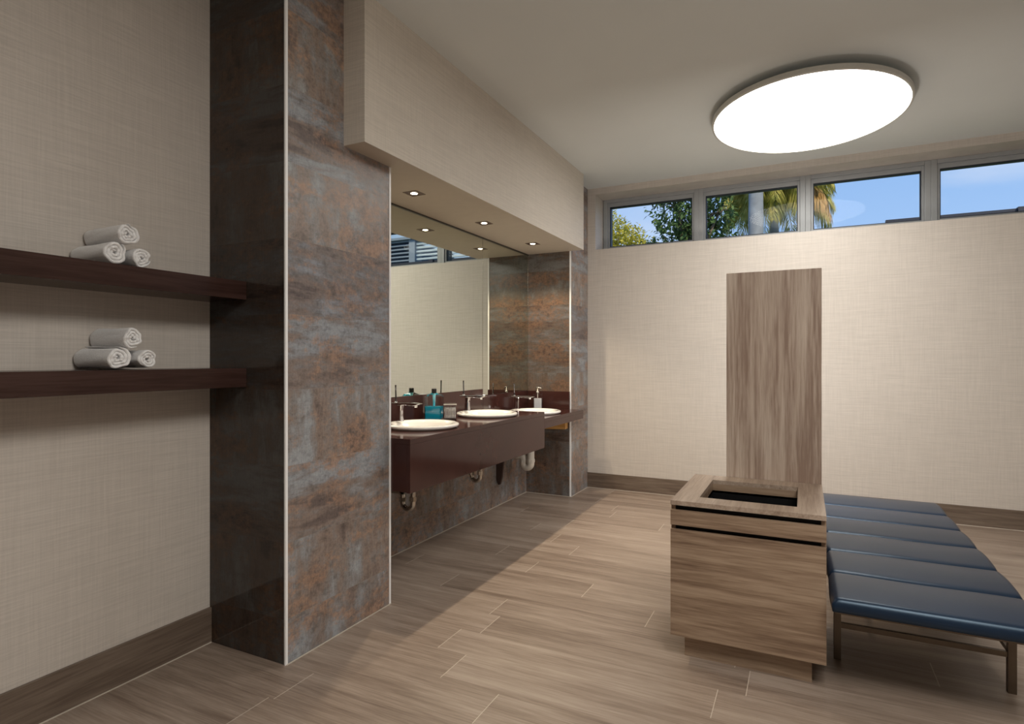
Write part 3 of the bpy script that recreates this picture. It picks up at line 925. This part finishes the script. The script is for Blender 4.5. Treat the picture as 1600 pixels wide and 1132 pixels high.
def tree(name, base, top, blobs, nleaf, ln, mat, label, seed, cat='tree'):
    rd = random.Random(seed)
    t = empty(name, base, label, cat)
    bm = bmesh.new()
    B = Vector(base); T = Vector(top)
    tube([B, B.lerp(T, .35)+Vector((.1, 0, 0)), B.lerp(T, .7)+Vector((-.08, .05, 0)), T], .16, 12, bm=bm, radii=[.22, .16, .12, .05])
    for (c, r) in blobs:
        c = Vector(c); s0 = B.lerp(T, rd.uniform(.45, .8))
        mid = s0.lerp(c, .5)+Vector((0, 0, .15))
        tube([s0, mid, c], .05, 7, bm=bm, radii=[.07, .045, .02])
        for k in range(7):
            q = c+rv(rd).normalized()*r*.8
            tube([c, c.lerp(q, .5)+Vector((0, 0, .06)), q], .02, 5, bm=bm, radii=[.022, .015, .006])
    link('trunk', bm, M_bark, t, smooth=True)
    bm = bmesh.new()
    tot = sum(r**2 for _, r in blobs)
    for c, r in blobs:
        c = Vector(c)
        k = int(nleaf*r*r/tot/9)
        for i in range(k):
            v = rv(rd); v = v.normalized()*(v.length**.45)
            tw = c+v*r*Vector((1, 1, .85)).length/1.65
            for j in range(9):
                q = tw+rv(rd)*.17
                dd = (v*.5+rv(rd)*.9+Vector((0, 0, -.25))).normalized()
                leaf(bm, q, dd, (Vector((0, -.2, 1))+rv(rd)*.8).normalized(), ln*rd.uniform(.7, 1.2), ln*.5)
    link('foliage', bm, mat, t)
    return t

tree('broadleaf_tree', (-6.0, 17.5, -.35), (-5.6, 17.2, 3.6),
     [((-5.0, 16.3, 4.35), 1.05), ((-4.35, 16.4, 4.1), .85), ((-5.9, 16.8, 4.6), 1.3), ((-5.2, 16.0, 3.4), 1.0), ((-7.4, 17, 4.0), 1.5), ((-3.9, 16.6, 3.2), .7), ((-3.2, 16.9, 2.9), .8)],
     21000, .12, M_leafy, 'yellow green leafy tree seen through the leftmost window', 11)
tree('broadleaf_tree', (-2.2, 12.8, -.35), (-2.2, 12.7, 4.1),
     [((-2.35, 12.6, 4.55), .55), ((-1.9, 12.5, 4.8), .5), ((-2.6, 12.8, 3.75), .42), ((-1.95, 12.9, 3.75), .45), ((-1.55, 12.6, 4.3), .28), ((-1.65, 12.8, 5.0), .35), ((-1.42, 12.8, 3.75), .2), ((-2.4, 12.7, 5.2), .6), ((-2.0, 12.7, 4.2), .4)],
     4600, .125, M_leafd, 'dark green tree with larger leaves behind the first window mullion', 23)

def frond(rd, parent, org, az, length, rise, droop, mat, n=46, ll=.62):
    bm = bmesh.new()
    dh = Vector((math.cos(az), math.sin(az), 0))
    pts = []
    for i in range(n+1):
        s = i/n
        hx = length*(math.sin(min(1.0, s)*1.35)/math.sin(1.35))*.86
        z = rise*math.sin(s*1.5) - droop*s**2.2
        pts.append(Vector(org)+dh*hx+Vector((0, 0, z)))
    tube(pts[::4], .02, 5, bm=bm, radii=[.035-.028*i/(len(pts[::4])-1) for i in range(len(pts[::4]))])
    side = Vector((-dh.y, dh.x, 0))
    for i in range(5, n+1):
        s = i/n
        tg = (pts[i]-pts[i-1]).normalized()
        L_ = ll*(math.sin(PI*min(1, .15+s*.85))**.55)*rd.uniform(.8, 1.1)
        for sg in (-1, 1):
            for rep in range(2):
                dd = (side*sg*.75+tg*.65+Vector((0, 0, -.50-rd.uniform(0, .45)))+rv(rd)*.12).normalized()
                p = pts[i]+rv(rd)*.02
                a = bm.verts.new(p); w_ = tg*.020
                m1 = p+dd*L_*.5+Vector((0, 0, .02)); e1 = p+dd*L_+Vector((0, 0, -L_*.28))
                b = bm.verts.new(m1+w_); c = bm.verts.new(m1-w_); d_ = bm.verts.new(e1)
                bm.faces.new([a, b, d_, c])
    return link('frond', bm, mat, parent)

def palm(base, ztrunk, r0, r1, zcrown, nf, length, label, seed, dry=2, rot=0.0):
    rd = random.Random(seed)
    t = empty('palm_tree', base, label, 'palm tree')
    x, y, z = base
    prof = []
    for i in range(25):
        s = i/24
        prof.append((r0+(r1-r0)*s + .008*math.sin(s*90), z+(ztrunk-z)*s))
    link('trunk', lathe([(0, prof[0][1])]+prof+[(0, prof[-1][1])], (x, y, 0), 28), M_ptrunk, t, smooth=True)
    link('crownshaft', lathe([(r1*1.0, ztrunk-.02), (r1*1.15, ztrunk+.1), (r1*.9, (ztrunk+zcrown)/2), (r1*.45, zcrown), (0, zcrown+.05)], (x, y, 0), 24), M_pshaft, t, smooth=True)
    for k in range(nf):
        az = rot+2*PI*k/nf*1.0+rd.uniform(-.16, .16)
        lv = (k % 3)
        rise = (.05, .5, 1.0)[lv]*length*.42
        droop = (1.20, .95, .75)[lv]*length*.55
        frond(rd, t, (x, y, zcrown-.05*lv), az, length*rd.uniform(.85, 1.05), rise, droop, M_frond_dry if k < dry else M_frond)
    return t
# palm with crown just above the window head, and a taller one whose trunk crosses the view
palm((-0.72, 17.6, -.35), 5.2, .15, .11, 5.95, 33, 1.75, 'palm with golden drooping crown seen through the second window', 5, 2, -.5)
palm((-1.08, 16.0, -.35), 8.6, .215, .15, 9.6, 14, 2.4, 'tall palm whose thick pale grey trunk rises past the second window', 9, 0)

# dark steel beam (edge of a canopy) low in the two right-hand windows
M_steel = plain('dark_painted_steel', (.035, .037, .05), .45, .3)
can = empty('canopy_beam', (4.0, 12.0, 3.6), 'dark steel canopy beam low in the right hand windows', 'beam')
link('beam', boxes((1.27, 9.0, 12.0, 12.10, 3.70, 3.755)), M_steel, can)
link('lower_rail', boxes((2.35, 9.0, 12.0, 12.06, 3.615, 3.64)), M_steel, can)
link('cross_beam', boxes((3.05, 3.17, 11.95, 14.0, 3.60, 3.77)), M_steel, can)
for px_ in (1.95, 5.0, 8.0):
    link('bracket', boxes((px_, px_+.22, 12.0, 12.08, 3.66, 3.70)), M_steel, can)
for px_ in (4.2, 8.8):
    link('post', boxes((px_, px_+.1, 12.0, 12.1, -.35, 3.70)), M_steel, can)

# louvred building across the garden (seen only in the mirror)
M_lv = plain('grey_blue_louvre', (.22, .27, .36), .5)
M_lw = plain('pale_louvre', (.50, .58, .68), .5)
M_lwall = plain('blue_grey_render', (.05, .09, .16), .7)
lb = empty('louvred_building', (9.5, 20.5, -.35), 'louvred grey building across the garden, reflected in the mirror', 'building')
link('wall', boxes((9.95, 14.0, 20.6, 24, -.35, 6.35)), M_lwall, lb)
link('column', boxes((9.5, 9.8, 20.2, 20.7, -.35, 6.8)), M_lv, lb)
link('column', boxes((8.08, 8.24, 20.2, 20.5, -.35, 6.6)), M_lw, lb)
link('roof_slab', boxes((5.6, 14.0, 20.1, 21.0, 6.35, 6.45)), M_lv, lb)
bm = bmesh.new()
z_ = 1.0
while z_ < 6.3:
    box(bm, 5.7, 9.5, 20.28, 20.42, z_, z_+.075)
    z_ += .16
sl = link('louvres', bm, M_lw, lb)
bm = bmesh.new()
z_ = 1.0
while z_ < 6.3:
    box(bm, 9.8, 14.0, 20.28, 20.5, z_, z_+.06)
    z_ += .16
link('louvres', bm, M_lv, lb)
